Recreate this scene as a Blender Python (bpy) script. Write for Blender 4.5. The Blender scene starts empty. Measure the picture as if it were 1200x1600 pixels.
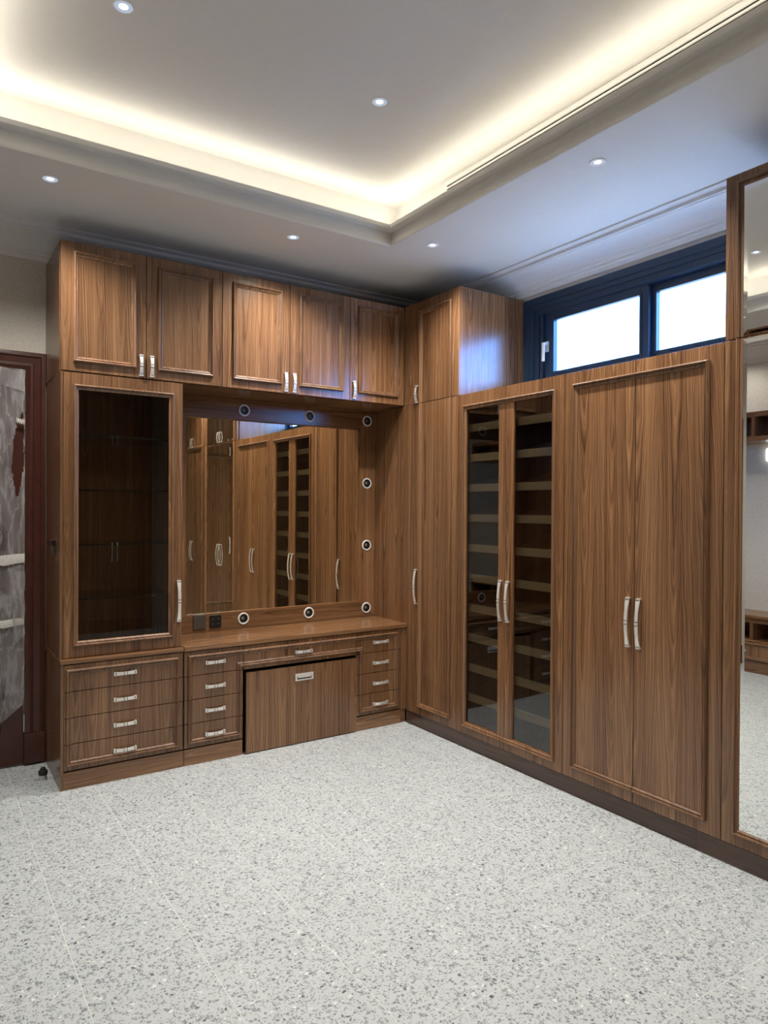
import bpy, bmesh, math, random
from mathutils import Matrix, Vector
random.seed(7)
S = bpy.context.scene
COL = S.collection

# ------------------------------------------------------------------ camera
def cam_axes(yaw, pitch, roll):
    f = Vector((-math.sin(yaw)*math.cos(pitch), math.cos(yaw)*math.cos(pitch), math.sin(pitch)))
    r = Vector((math.cos(yaw), math.sin(yaw), 0))
    u = r.cross(f)
    c, s = math.cos(roll), math.sin(roll)
    return f, c*r+s*u, -s*r+c*u
cd = bpy.data.cameras.new('camera'); cam = bpy.data.objects.new('camera', cd); COL.objects.link(cam)
f_, r_, u_ = cam_axes(-0.59, -0.006, 0.0056)
M = Matrix((r_, u_, -f_)).transposed().to_4x4(); M.translation = Vector((-3.0977, -4.3553, 1.6242))
cam.matrix_world = M
cd.sensor_fit = 'HORIZONTAL'; cd.sensor_width = 36.0; cd.lens = 1093.47/1200*36.0; cd.clip_start = 0.02
S.camera = cam

# ------------------------------------------------------------------ world, exposure
W = bpy.data.worlds.new('sky'); S.world = W; W.use_nodes = True
bg = W.node_tree.nodes['Background']
bg.inputs[1].default_value = 1.0          # blue daylight sky over darker ground
wtc = W.node_tree.nodes.new('ShaderNodeTexCoord'); wsp = W.node_tree.nodes.new('ShaderNodeSeparateXYZ')
wmr = W.node_tree.nodes.new('ShaderNodeMapRange'); wmr.inputs[1].default_value = -.03; wmr.inputs[2].default_value = .06
wmx = W.node_tree.nodes.new('ShaderNodeMix'); wmx.data_type = 'RGBA'
wmx.inputs[6].default_value = (2.5, 3.8, 6.2, 1); wmx.inputs[7].default_value = (3.8, 10.0, 27.0, 1)
for a_, b_ in ((wtc.outputs['Generated'], wsp.inputs[0]), (wsp.outputs[2], wmr.inputs[0]), (wmr.outputs[0], wmx.inputs[0]), (wmx.outputs[2], bg.inputs[0])):
    W.node_tree.links.new(a_, b_)
S.view_settings.view_transform = 'Standard'; S.view_settings.look = 'None'
S.view_settings.exposure = 0.0; S.view_settings.gamma = 1.0; S.view_settings.use_curve_mapping = False
COVE_W = 1.4          # watts per metre of cove strip
SPOT_W = 122.0         # watts per downlight
WARM = (1.0, 0.92, 0.76); NEUT = (1.0, 0.965, 0.90)

# ------------------------------------------------------------------ room dimensions (metres)
XR, XL, YB, YF = 0.6155, -4.25, 0.54, -5.70      # right, left, back, front wall faces
ZC, ZU, ZLIP = 3.32, 3.65, 3.455                  # soffit, upper ceiling, cove lip
TX0, TX1, TY0, TY1 = -2.88, -0.533, -4.55, -0.585 # opening of the ceiling tray
ZS, H = 2.40, 3.15                                # split line, cabinet tops

def area(name, loc, sx, sy, watts, col, rot=(0,0,0)):
    l = bpy.data.lights.new(name, 'AREA'); l.shape = 'RECTANGLE'; l.size = sx; l.size_y = sy
    l.energy = watts; l.color = col
    o = bpy.data.objects.new(name, l); COL.objects.link(o); o.location = loc; o.rotation_euler = rot
    return o
PI = math.pi
cx_, cy_ = (TX0+TX1)/2, (TY0+TY1)/2
lx, ly = TX1-TX0+.1, TY1-TY0+.1
# LED strips lying in the four cove shelves, shining up
area('cove_strip_light', (cx_, TY1+.022, ZLIP+.02), lx, .02, COVE_W*lx, WARM, (PI, 0, 0))
area('cove_strip_light', (cx_, TY0-.022, ZLIP+.02), lx, .02, COVE_W*lx, WARM, (PI, 0, 0))
area('cove_strip_light', (TX0-.022, cy_, ZLIP+.02), .02, ly, COVE_W*ly, WARM, (PI, 0, 0))
area('cove_strip_light', (TX1+.022, cy_, ZLIP+.02), .02, ly, COVE_W*ly, WARM, (PI, 0, 0))

# ------------------------------------------------------------------ materials
def newmat(name):
    m = bpy.data.materials.new(name); m.use_nodes = True
    nt = m.node_tree; b = nt.nodes['Principled BSDF']
    return m, nt, b
def simple(name, col, rough=.5, metal=0.0, spec=.5):
    m, nt, b = newmat(name)
    b.inputs['Base Color'].default_value = (*col, 1); b.inputs['Roughness'].default_value = rough
    b.inputs['Metallic'].default_value = metal; b.inputs['Specular IOR Level'].default_value = spec
    return m
def speckle(name, c0, c1, scale, rough=.6, bump=0.0, detail=3, metal=0.0):
    m, nt, b = newmat(name); N, L = nt.nodes, nt.links
    tc = N.new('ShaderNodeTexCoord'); no = N.new('ShaderNodeTexNoise')
    no.inputs['Scale'].default_value = scale; no.inputs['Detail'].default_value = detail
    L.new(tc.outputs['Object'], no.inputs['Vector'])
    mx = N.new('ShaderNodeMix'); mx.data_type = 'RGBA'
    mx.inputs[6].default_value = (*c0, 1); mx.inputs[7].default_value = (*c1, 1)
    rp = N.new('ShaderNodeMapRange'); rp.inputs[1].default_value = .3; rp.inputs[2].default_value = .7
    L.new(no.outputs['Fac'], rp.inputs[0]); L.new(rp.outputs[0], mx.inputs[0])
    L.new(mx.outputs[2], b.inputs['Base Color'])
    b.inputs['Roughness'].default_value = rough; b.inputs['Metallic'].default_value = metal
    if bump:
        bp = N.new('ShaderNodeBump'); bp.inputs['Strength'].default_value = bump; bp.inputs['Distance'].default_value = .002
        L.new(no.outputs['Fac'], bp.inputs['Height']); L.new(bp.outputs[0], b.inputs['Normal'])
    return m

def walnut(name, axis, dark=(.062,.026,.011), mid=(.195,.094,.042), light=(.36,.192,.092), rough=.22):
    """figured walnut veneer, grain along the given object axis; obj.color seeds each board"""
    m, nt, b = newmat(name); N, L = nt.nodes, nt.links
    def math_(op, a, c=None, v=None):
        n = N.new('ShaderNodeMath'); n.operation = op
        if hasattr(a, 'links'): L.new(a, n.inputs[0])
        else: n.inputs[0].default_value = a
        if c is not None:
            if hasattr(c, 'links'): L.new(c, n.inputs[1])
            else: n.inputs[1].default_value = c
        if v is not None: n.inputs[2].default_value = v
        return n.outputs[0]
    tc = N.new('ShaderNodeTexCoord'); sp = N.new('ShaderNodeSeparateXYZ'); L.new(tc.outputs['Object'], sp.inputs[0])
    oi = N.new('ShaderNodeObjectInfo'); sc = N.new('ShaderNodeSeparateColor'); L.new(oi.outputs['Color'], sc.inputs[0])
    x, y, z = sp.outputs
    if axis == 'z': u, g = math_('ADD', x, y), z
    elif axis == 'x': u, g = math_('ADD', z, y), x
    else: u, g = math_('ADD', z, x), y
    sx = math_('MULTIPLY', sc.outputs[0], 9.7); sz = math_('MULTIPLY', sc.outputs[1], 11.3)
    us = math_('ADD', u, sx); gs = math_('ADD', g, sz)
    def vec(a, fa, c, fc):
        cb = N.new('ShaderNodeCombineXYZ')
        L.new(math_('MULTIPLY', a, fa), cb.inputs[0]); L.new(math_('MULTIPLY', c, fc), cb.inputs[2])
        L.new(math_('MULTIPLY', sc.outputs[2], 13.0), cb.inputs[1])
        return cb.outputs[0]
    def noise(v, detail=2.0, rgh=.5):
        n = N.new('ShaderNodeTexNoise'); n.inputs['Scale'].default_value = 1.0
        n.inputs['Detail'].default_value = detail; n.inputs['Roughness'].default_value = rgh
        L.new(v, n.inputs['Vector']); return n.outputs['Fac']
    warp = noise(vec(us, 6.0, gs, 1.1), 3)
    wn = N.new('ShaderNodeTexWhiteNoise'); wn.noise_dimensions = '1D'     # each veneer leaf differs
    L.new(math_('FLOOR', math_('DIVIDE', us, .13)), wn.inputs['W'])
    pp = math_('PINGPONG', us, .13)
    uc = math_('SUBTRACT', pp, math_('MULTIPLY', wn.outputs['Value'], .13))
    r2 = math_('ADD', math_('MULTIPLY', uc, uc), .0006)
    r = math_('SQRT', r2)
    gl = math_('ADD', gs, math_('MULTIPLY', wn.outputs['Value'], 0.0))
    val = math_('ADD', math_('SUBTRACT', r, math_('MULTIPLY', gl, .030)), math_('MULTIPLY', warp, .060))
    ring = N.new('ShaderNodeTexNoise'); ring.noise_dimensions = '1D'; ring.inputs['Detail'].default_value = 3.0
    ring.inputs['Scale'].default_value = 1.0
    L.new(math_('MULTIPLY', val, 145.0), ring.inputs['W'])
    streak = noise(vec(us, 42.0, gs, .5), 4, .62)
    broad = noise(vec(us, 7.0, gs, .35), 1)
    fine = noise(vec(us, 420.0, gs, 9.0), 2, .6)
    t = math_('ADD', math_('MULTIPLY', ring.outputs['Fac'], .34), math_('MULTIPLY', streak, .32))
    t = math_('ADD', t, math_('MULTIPLY', broad, .16))
    t = math_('ADD', t, math_('MULTIPLY', fine, .18))
    cr = N.new('ShaderNodeValToRGB'); e = cr.color_ramp.elements
    e[0].position = .36; e[0].color = (*dark, 1); e[1].position = .66; e[1].color = (*light, 1)
    k = cr.color_ramp.elements.new(.50); k.color = (*mid, 1)
    vm_ = N.new('ShaderNodeVectorMath'); vm_.operation = 'SCALE'; L.new(cr.outputs[0], vm_.inputs[0])
    L.new(math_('MULTIPLY_ADD', sc.outputs[2], .36, .82), vm_.inputs['Scale'])      # boards differ in tone
    L.new(t, cr.inputs[0]); L.new(vm_.outputs[0], b.inputs['Base Color']); b.inputs['Specular IOR Level'].default_value = .62
    rr = N.new('ShaderNodeMapRange'); rr.inputs[3].default_value = rough-.05; rr.inputs[4].default_value = rough+.09
    L.new(fine, rr.inputs[0]); L.new(rr.outputs[0], b.inputs['Roughness'])
    bp = N.new('ShaderNodeBump'); bp.inputs['Strength'].default_value = .12; bp.inputs['Distance'].default_value = .0006
    L.new(fine, bp.inputs['Height']); L.new(bp.outputs[0], b.inputs['Normal'])
    return m
WZ, WX, WY = walnut('walnut_upright', 'z'), walnut('walnut_along_x', 'x'), walnut('walnut_along_y', 'y')
WZM = walnut('walnut_moulding', 'z', rough=.42)
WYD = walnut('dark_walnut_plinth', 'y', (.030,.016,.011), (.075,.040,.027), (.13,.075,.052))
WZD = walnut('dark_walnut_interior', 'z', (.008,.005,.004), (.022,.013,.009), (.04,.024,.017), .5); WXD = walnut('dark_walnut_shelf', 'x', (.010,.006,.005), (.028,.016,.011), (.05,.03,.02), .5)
DARKC = simple('dark_carcass', (.02,.012,.008), .6)
BLACK = simple('black_plastic', (.008,.008,.009), .35)
NICKEL = speckle('brushed_nickel', (.86,.83,.78), (.94,.91,.86), 60, .38, metal=.6)
SLOT = simple('nickel_groove', (.05,.045,.04), .5, .6)
PAINT = speckle('white_ceiling_paint', (.72,.705,.675), (.74,.725,.695), 30, .75)
WALLP = speckle('beige_wallpaper', (.52,.48,.41), (.72,.68,.60), 170, .8, .25, 2)
MAHOG = speckle('dark_red_mahogany', (.052,.0145,.0095), (.070,.019,.012), 14, .36)
NAVY = speckle('navy_aluminium', (.012,.028,.058), (.015,.033,.066), 40, .34)
WHITEP = simple('white_enamel', (.78,.76,.73), .35)
CHROME = simple('chrome', (.85,.86,.88), .12, 1.0)
GREYPLATE = speckle('taupe_metal_plate', (.10,.085,.072), (.115,.10,.085), 80, .35, metal=.4)
BEIGE = speckle('beige_shelf_edge', (.60,.50,.32), (.66,.55,.36), 50, .55)
EDGEG = simple('dark_glass_edge', (.006,.011,.010), .2)
STEEL = simple('satin_steel', (.62,.62,.60), .3, 1.0)
RUBBER = simple('black_rubber', (.012,.012,.013), .55)
TAPE = speckle('white_masking_tape', (.62,.60,.54), (.74,.72,.66), 60, .6, .2)
GROUT = simple('pale_grout', (.72,.72,.69), .7)
SILVER = simple('silver_reflector', (.75,.80,.88), .18, 1.0)

def glass(name, tint, ior=1.5, gain=1.0):
    m = bpy.data.materials.new(name); m.use_nodes = True; nt = m.node_tree; N, L = nt.nodes, nt.links
    N.clear(); out = N.new('ShaderNodeOutputMaterial'); tr = N.new('ShaderNodeBsdfTransparent'); gl = N.new('ShaderNodeBsdfGlossy')
    tr.inputs[0].default_value = (*tint, 1); gl.inputs['Roughness'].default_value = 0.0
    fr = N.new('ShaderNodeFresnel'); fr.inputs[0].default_value = ior
    mu = N.new('ShaderNodeMath'); mu.operation = 'MULTIPLY'; mu.inputs[1].default_value = gain; mu.use_clamp = True
    ge = N.new('ShaderNodeNewGeometry'); fb = N.new('ShaderNodeMath'); fb.operation = 'SUBTRACT'; fb.inputs[0].default_value = 1.0
    L.new(ge.outputs['Backfacing'], fb.inputs[1]); m2 = N.new('ShaderNodeMath'); m2.operation = 'MULTIPLY'
    L.new(mu.outputs[0], m2.inputs[0]); L.new(fb.outputs[0], m2.inputs[1])
    mx = N.new('ShaderNodeMixShader'); L.new(fr.outputs[0], mu.inputs[0]); L.new(m2.outputs[0], mx.inputs[0])
    L.new(tr.outputs[0], mx.inputs[1]); L.new(gl.outputs[0], mx.inputs[2]); L.new(mx.outputs[0], out.inputs[0])
    return m
DISPG = glass('display_glass', (.80,.78,.76), 1.5, 2.2)
SMOKED = glass('smoked_glass', (.60,.585,.56), 1.5, 2.4)
SHELFG = glass('shelf_glass', (.88,.91,.89), 1.5, 1.0)
CLEAR = glass('window_glass', (.93,.96,.96), 1.5, 1.0)
ACRYL = glass('clear_acrylic', (.62,.66,.68), 1.5, 2.0)
def mirror(name, col):
    m = bpy.data.materials.new(name); m.use_nodes = True; nt = m.node_tree; N, L = nt.nodes, nt.links
    N.clear(); out = N.new('ShaderNodeOutputMaterial'); gl = N.new('ShaderNodeBsdfGlossy')
    gl.inputs[0].default_value = (*col, 1); gl.inputs['Roughness'].default_value = 0.0
    L.new(gl.outputs[0], out.inputs[0]); return m
MIRROR = mirror('mirror', (.92,.93,.91)); MIRRORW = mirror('bronze_mirror', (.99,.94,.80))
def emit(name, col, s):
    m = bpy.data.materials.new(name); m.use_nodes = True; nt = m.node_tree; N, L = nt.nodes, nt.links
    N.clear(); out = N.new('ShaderNodeOutputMaterial'); e = N.new('ShaderNodeEmission')
    e.inputs[0].default_value = (*col, 1); e.inputs[1].default_value = s; L.new(e.outputs[0], out.inputs[0]); return m
LED = emit('led_lens', (.9,.95,1.0), 2.2)

def terrazzo():
    m, nt, b = newmat('terrazzo'); N, L = nt.nodes, nt.links
    ge = N.new('ShaderNodeNewGeometry'); oi = N.new('ShaderNodeObjectInfo')
    ad = N.new('ShaderNodeVectorMath'); ad.operation = 'ADD'
    cb = N.new('ShaderNodeCombineXYZ'); ml = N.new('ShaderNodeMath'); ml.operation = 'MULTIPLY'; ml.inputs[1].default_value = 37.0
    L.new(oi.outputs['Random'], ml.inputs[0]); L.new(ml.outputs[0], cb.inputs[0]); L.new(ml.outputs[0], cb.inputs[1])
    L.new(ge.outputs['Position'], ad.inputs[0]); L.new(cb.outputs[0], ad.inputs[1])
    base = N.new('ShaderNodeTexNoise'); base.inputs['Scale'].default_value = 6; base.inputs['Detail'].default_value = 5
    L.new(ad.outputs[0], base.inputs['Vector'])
    mx0 = N.new('ShaderNodeMix'); mx0.data_type = 'RGBA'
    mx0.inputs[6].default_value = (.485,.515,.515,1); mx0.inputs[7].default_value = (.55,.58,.58,1)
    L.new(base.outputs['Fac'], mx0.inputs[0]); cur = mx0.outputs[2]
    def layer(cur, scale, keep, edge, ramp):
        ws = N.new('ShaderNodeTexNoise'); ws.inputs['Scale'].default_value = scale*.7; ws.inputs['Detail'].default_value = 1
        L.new(ad.outputs[0], ws.inputs['Vector'])
        wv = N.new('ShaderNodeVectorMath'); wv.operation = 'MULTIPLY_ADD'; wv.inputs[1].default_value = (.22/scale,)*3
        L.new(ws.outputs['Color'], wv.inputs[0]); L.new(ad.outputs[0], wv.inputs[2])
        out = []
        for feat in ('F1', 'DISTANCE_TO_EDGE'):
            v = N.new('ShaderNodeTexVoronoi'); v.feature = feat; v.voronoi_dimensions = '2D'; v.inputs['Scale'].default_value = scale
            v.inputs['Randomness'].default_value = 1.0
            L.new(wv.outputs[0], v.inputs['Vector']); out.append(v)
        sc = N.new('ShaderNodeSeparateColor'); L.new(out[0].outputs['Color'], sc.inputs[0])
        g1 = N.new('ShaderNodeMath'); g1.operation = 'GREATER_THAN'; g1.inputs[1].default_value = 1-keep
        L.new(sc.outputs[0], g1.inputs[0])
        ed = N.new('ShaderNodeMath'); ed.operation = 'MULTIPLY_ADD'; ed.inputs[1].default_value = edge; ed.inputs[2].default_value = .05
        L.new(sc.outputs[2], ed.inputs[0])
        g2 = N.new('ShaderNodeMath'); g2.operation = 'GREATER_THAN'
        L.new(out[1].outputs['Distance'], g2.inputs[0]); L.new(ed.outputs[0], g2.inputs[1])
        an = N.new('ShaderNodeMath'); an.operation = 'MULTIPLY'; L.new(g1.outputs[0], an.inputs[0]); L.new(g2.outputs[0], an.inputs[1])
        cr = N.new('ShaderNodeValToRGB'); cr.color_ramp.elements[0].color = (*ramp[0], 1); cr.color_ramp.elements[1].color = (*ramp[1], 1)
        L.new(sc.outputs[1], cr.inputs[0])
        mx = N.new('ShaderNodeMix'); mx.data_type = 'RGBA'
        L.new(an.outputs[0], mx.inputs[0]); L.new(cur, mx.inputs[6]); L.new(cr.outputs[0], mx.inputs[7])
        return mx.outputs[2]
    cur = layer(cur, 170, .22, .16, ((.24,.255,.27), (.40,.41,.415)))
    cur = layer(cur, 104, .30, .24, ((.16,.175,.20), (.35,.36,.37)))
    cur = layer(cur, 76, .12, .22, ((.17,.185,.21), (.33,.34,.355)))
    cur = layer(cur, 74, .03, .24, ((.62,.62,.60), (.74,.74,.71)))
    cur = layer(cur, 80, .016, .24, ((.05,.055,.065), (.15,.16,.17)))
    L.new(cur, b.inputs['Base Color'])
    b.inputs['Roughness'].default_value = .38
    return m
TERRAZZO = terrazzo()

def film():
    m = bpy.data.materials.new('clear_plastic_film'); m.use_nodes = True; nt = m.node_tree; N, L = nt.nodes, nt.links
    N.clear(); out = N.new('ShaderNodeOutputMaterial'); tr = N.new('ShaderNodeBsdfTransparent'); pb = N.new('ShaderNodeBsdfPrincipled')
    tr.inputs[0].default_value = (.93,.92,.93,1)
    pb.inputs['Base Color'].default_value = (.60,.58,.58,1); pb.inputs['Roughness'].default_value = .22
    tc = N.new('ShaderNodeTexCoord'); mp = N.new('ShaderNodeMapping'); mp.inputs['Scale'].default_value = (8, 8, 1.5)
    L.new(tc.outputs['Object'], mp.inputs[0])
    def ridge(scale, dist, power):
        no = N.new('ShaderNodeTexNoise'); no.inputs['Scale'].default_value = scale; no.inputs['Detail'].default_value = 3; no.inputs['Distortion'].default_value = dist
        L.new(mp.outputs[0], no.inputs['Vector'])
        m1 = N.new('ShaderNodeMath'); m1.operation = 'MULTIPLY_ADD'; m1.inputs[1].default_value = 2.0; m1.inputs[2].default_value = -1.0; L.new(no.outputs['Fac'], m1.inputs[0])
        m2 = N.new('ShaderNodeMath'); m2.operation = 'ABSOLUTE'; L.new(m1.outputs[0], m2.inputs[0])
        m3 = N.new('ShaderNodeMath'); m3.operation = 'SUBTRACT'; m3.inputs[0].default_value = 1.0; L.new(m2.outputs[0], m3.inputs[1])
        m4 = N.new('ShaderNodeMath'); m4.operation = 'POWER'; m4.inputs[1].default_value = power; L.new(m3.outputs[0], m4.inputs[0]); return m4.outputs[0]
    ad_ = N.new('ShaderNodeMath'); ad_.operation = 'ADD'; L.new(ridge(.9, .3, 7), ad_.inputs[0]); L.new(ridge(2.6, .2, 16), ad_.inputs[1])
    mr = N.new('ShaderNodeMapRange'); mr.inputs[1].default_value = 0; mr.inputs[2].default_value = 1.5
    mr.inputs[3].default_value = .16; mr.inputs[4].default_value = .52
    L.new(ad_.outputs[0], mr.inputs[0])
    mx = N.new('ShaderNodeMixShader'); L.new(mr.outputs[0], mx.inputs[0]); L.new(tr.outputs[0], mx.inputs[1]); L.new(pb.outputs[0], mx.inputs[2])
    L.new(mx.outputs[0], out.inputs[0]); return m
FILM = film()

# ------------------------------------------------------------------ mesh helpers
class MB:
    def __init__(s): s.v, s.f, s.m = [], [], []
    def add(s, vs, fs, mi=0):
        n = len(s.v); s.v += [tuple(p) for p in vs]; s.f += [tuple(i+n for i in q) for q in fs]; s.m += [mi]*len(fs); return s
    def box(s, x0, x1, y0, y1, z0, z1, mi=0):
        vs = [(x,y,z) for x in (x0,x1) for y in (y0,y1) for z in (z0,z1)]
        return s.add(vs, [(0,1,3,2),(4,6,7,5),(0,4,5,1),(2,3,7,6),(0,2,6,4),(1,5,7,3)], mi)
    def loft(s, rings, close=True, caps=True, mi=0):
        n = len(rings[0]); vs = [p for r in rings for p in r]; fs = []
        for k in range(len(rings)-1):
            for i in range(n if close else n-1):
                j = (i+1) % n; fs.append((k*n+i, k*n+j, (k+1)*n+j, (k+1)*n+i))
        if caps: fs += [tuple(range(n-1,-1,-1)), tuple((len(rings)-1)*n+i for i in range(n))]
        return s.add(vs, fs, mi)
    def lathe(s, prof, o=(0,0,0), axis='z', seg=32, mi=0):
        rings = []
        for r, h in prof:
            ring = []
            for i in range(seg):
                a = 2*PI*i/seg; c, d = r*math.cos(a), r*math.sin(a)
                if axis == 'z': p = (o[0]+c, o[1]+d, o[2]+h)
                elif axis == 'y': p = (o[0]+c, o[1]+h, o[2]+d)
                else: p = (o[0]+h, o[1]+c, o[2]+d)
                ring.append(p)
            rings.append(ring)
        return s.loft(rings, True, False, mi)
    def mesh(s, name, mats, bevel=0.0, smooth=False):
        me = bpy.data.meshes.new(name); me.from_pydata(s.v, [], s.f)
        for m in (mats if isinstance(mats, (list,tuple)) else [mats]): me.materials.append(m)
        for p, i in zip(me.polygons, s.m): p.material_index = i
        bm = bmesh.new(); bm.from_mesh(me)
        bmesh.ops.recalc_face_normals(bm, faces=bm.faces)
        if bevel: bmesh.ops.bevel(bm, geom=[e for e in bm.edges if len(e.link_faces)==2 and e.calc_face_angle(0) > .6], offset=bevel, segments=2, profile=.5, affect='EDGES')
        if smooth:
            for f in bm.faces: f.smooth = True
            for e in bm.edges:
                if len(e.link_faces)==2 and e.calc_face_angle(0) > .65: e.smooth = False
        bm.to_mesh(me); bm.free(); return me
    def build(s, name, mats, parent=None, bevel=0.0, smooth=False, loc=(0,0,0), seed=None):
        return obj(name, s.mesh(name, mats, bevel, smooth), parent, loc, seed=seed)
def obj(name, me, parent=None, loc=(0,0,0), rot=(0,0,0), seed=None):
    o = bpy.data.objects.new(name, me); COL.objects.link(o)
    if parent is not None: o.parent = parent
    o.location = loc; o.rotation_euler = rot
    o.color = (*(seed if seed else (random.random(), random.random(), random.random())), 1)
    return o
def seed(): return (random.random(), random.random(), random.random())
def tag(o, label=None, cat=None, group=None, kind=None):
    if label: o['label'] = label
    if cat: o['category'] = cat
    if group: o['group'] = group
    if kind: o['kind'] = kind
    return o
def thing(name, label, cat, loc=(0,0,0), rz=0.0, group=None):
    o = bpy.data.objects.new(name, None); COL.objects.link(o); o.location = loc; o.rotation_euler = (0,0,rz); o.empty_display_size = .1
    return tag(o, label, cat, group)
def struct(name, loc=(0,0,0), label=None):
    o = bpy.data.objects.new(name, None); COL.objects.link(o); o.location = loc; o.empty_display_size = .1
    return tag(o, label, None, None, 'structure')
RIGHT, OPP, LEFTW = -PI/2, PI, PI/2      # cabinets on the right run, opposite run, left wall

# moulding swept round a path in the local x-z plane, standing proud towards -y
PROF = [(0,0),(0,.012),(.003,.017),(.007,.019),(.011,.017),(.0125,.010),(.0165,.0085),(.0195,.011),(.0225,.009),(.027,.0045),(.030,.0035),(.030,0)]
def mould_bm(path, closed, y=0.0, prof=PROF):
    n = len(path); P = [Vector((a,0,b)) for a,b in path]
    bm = bmesh.new(); rings = []
    ar = sum(path[i][0]*path[(i+1)%n][1]-path[(i+1)%n][0]*path[i][1] for i in range(n))
    sg = 1 if ar > 0 else -1
    def nrm(a, b):
        d = (b-a).normalized(); return Vector((-d.z, 0, d.x))*sg
    for i in range(n):
        if closed or 0 < i < n-1:
            n1 = nrm(P[i-1], P[i]); n2 = nrm(P[i], P[(i+1)%n]); mdir = (n1+n2); mdir = mdir/(1+n1.dot(n2))
        elif i == 0: mdir = nrm(P[0], P[1])
        else: mdir = nrm(P[-2], P[-1])
        rings.append([bm.verts.new((P[i]+mdir*t)+Vector((0, y-h, 0))) for t,h in prof])
    m = len(prof)
    for k in range(n if closed else n-1):
        a, b = rings[k], rings[(k+1)%n]
        for i in range(m-1): bm.faces.new((a[i], a[i+1], b[i+1], b[i]))
    if not closed:
        bm.faces.new(rings[0]); bm.faces.new(rings[-1][::-1])
    return bm
def moulding(parent, path, closed=True, clip=None, y=0.0, mat=None, sd=None, name='moulding'):
    bm = mould_bm(path, closed, y)
    if clip:
        x0, x1, z0, z1 = clip
        for co, no in (((x0,0,0),(-1,0,0)), ((x1,0,0),(1,0,0)), ((0,0,z0),(0,0,-1)), ((0,0,z1),(0,0,1))):
            bmesh.ops.bisect_plane(bm, geom=bm.verts[:]+bm.edges[:]+bm.faces[:], plane_co=co, plane_no=no, clear_outer=True)
    if not bm.faces: bm.free(); return None
    bmesh.ops.recalc_face_normals(bm, faces=bm.faces)
    bm.verts.ensure_lookup_table(); left = set(bm.verts); last = None
    while left:                                   # one object for each unconnected length
        st = [left.pop()]; comp = set(st)
        while st:
            for e in st.pop().link_edges:
                for v in e.verts:
                    if v in left: left.discard(v); comp.add(v); st.append(v)
        ix = {v: i for i, v in enumerate(comp)}
        fs = [tuple(ix[v] for v in f.verts) for f in bm.faces if f.verts[0] in comp]
        if not fs: continue
        me = bpy.data.meshes.new(name); me.from_pydata([tuple(v.co) for v in ix], [], fs); me.materials.append(mat or WZM)
        last = obj(name, me, parent, seed=sd)
    bm.free()
    return last
def rect(x0, x1, z0, z1): return [(x0,z0),(x1,z0),(x1,z1),(x0,z1)]

# bow-shaped nickel pull
def handle_mesh(L, axis):
    mb = MB(); n = 25; rings = []
    for i in range(n):
        s = -1+2*i/(n-1); a = abs(s)
        w = .0086+.0028*min(1, a*1.15)**1.3 + (.0008*math.sin(a*9) if L > .2 else 0)
        d = .013+.017*(1-s*s) if L > .2 else .012+.011*(1-s*s)
        t = .0042; p = s*L/2
        rings.append([(-w,-d,p),(w,-d,p),(w,-d+t,p),(-w,-d+t,p)])
    mb.loft(rings)
    d = .012
    for s in (-1, 1):
        p = s*L/2
        mb.box(-.0115,.0115,-.016,0,min(p,p-s*.008),max(p,p-s*.008))
        mb.box(-.0085,.0085,-.0172,-.012,min(p-s*.0095,p-s*.0125),max(p-s*.0095,p-s*.0125),1)
    dm = .030 if L > .2 else .023
    mb.box(-.0094,.0094,-dm-.0016,-dm+.006,-.007,.007)
    for s in (-1,1): mb.box(-.0088,.0088,-dm-.0009,-dm+.006,s*.0088-.0016,s*.0088+.0016,1)
    if axis == 'x': mb.v = [(z, y, x) for x, y, z in mb.v]
    return mb.mesh('handle', [NICKEL, SLOT], smooth=True)
HS_Z, HL_Z, HS_X = handle_mesh(.13,'z'), handle_mesh(.26,'z'), handle_mesh(.13,'x')
def handle(parent, me, loc): return obj('handle', me, parent, loc)

G = .0020   # half gap round doors and drawers
def slab_door(par, x0, x1, z0, z1, sd=None, y=0.0, name='door', mat=None, t=.020):
    return MB().box(x0+G, x1-G, y, y+t, z0+G, z1-G).build(name, mat or WZ, par, seed=sd, bevel=.0008)
def frame_door(par, x0, x1, z0, z1, l, r, b, t, gmat, sd=None, gy=.010, gname='glass'):
    mb = MB(); x0 += G; x1 -= G; z0 += G; z1 -= G
    mb.box(x0, l, 0, .022, z0, z1); mb.box(r, x1, 0, .022, z0, z1); mb.box(l, r, 0, .022, z0, b); mb.box(l, r, 0, .022, t, z1)
    d = mb.build('door', WZ, par, seed=sd)
    MB().box(l-.004, r+.004, gy, gy+.005, b-.004, t+.004).build(gname, gmat, d)
    return d
def body(par, x0, x1, z0, z1, depth, y=.034, name='body', mat=None, back=True):
    return MB().box(x0+.0004, x1-.0004, y, depth, z0+.0004, z1-.0004).build(name, mat or WZ, par)

# ================================================================== STRUCTURE
# floor: grout bed and individual 400 mm terrazzo tiles
fl = tag(MB().box(XL-.1, XR+.1, YF-.1, YB+.1, -.05, -.0004).build('floor', GROUT), 'pale grey terrazzo floor laid in square tiles', None, None, 'structure')
tiles = {}
xs = [-.23+.4*k for k in range(-11, 4)]; ys = [-.22+.4*k for k in range(-14, 3)]
for i in range(len(xs)-1):
    for j in range(len(ys)-1):
        a0, a1, b0, b1 = max(xs[i], XL), min(xs[i+1], XR), max(ys[j], YF), min(ys[j+1], YB)
        if a1-a0 < .02 or b1-b0 < .02: continue
        k = (round(a1-a0,3), round(b1-b0,3))
        if k not in tiles:
            g = .0013; tiles[k] = MB().box(g, k[0]-g, g, k[1]-g, -.0003, 0).mesh('tile', TERRAZZO)
        obj('tile', tiles[k], fl, (a0, b0, 0))
def wallbox(name, *b, label): return tag(MB().box(*b).build(name, WALLP), label, None, None, 'structure')
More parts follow.
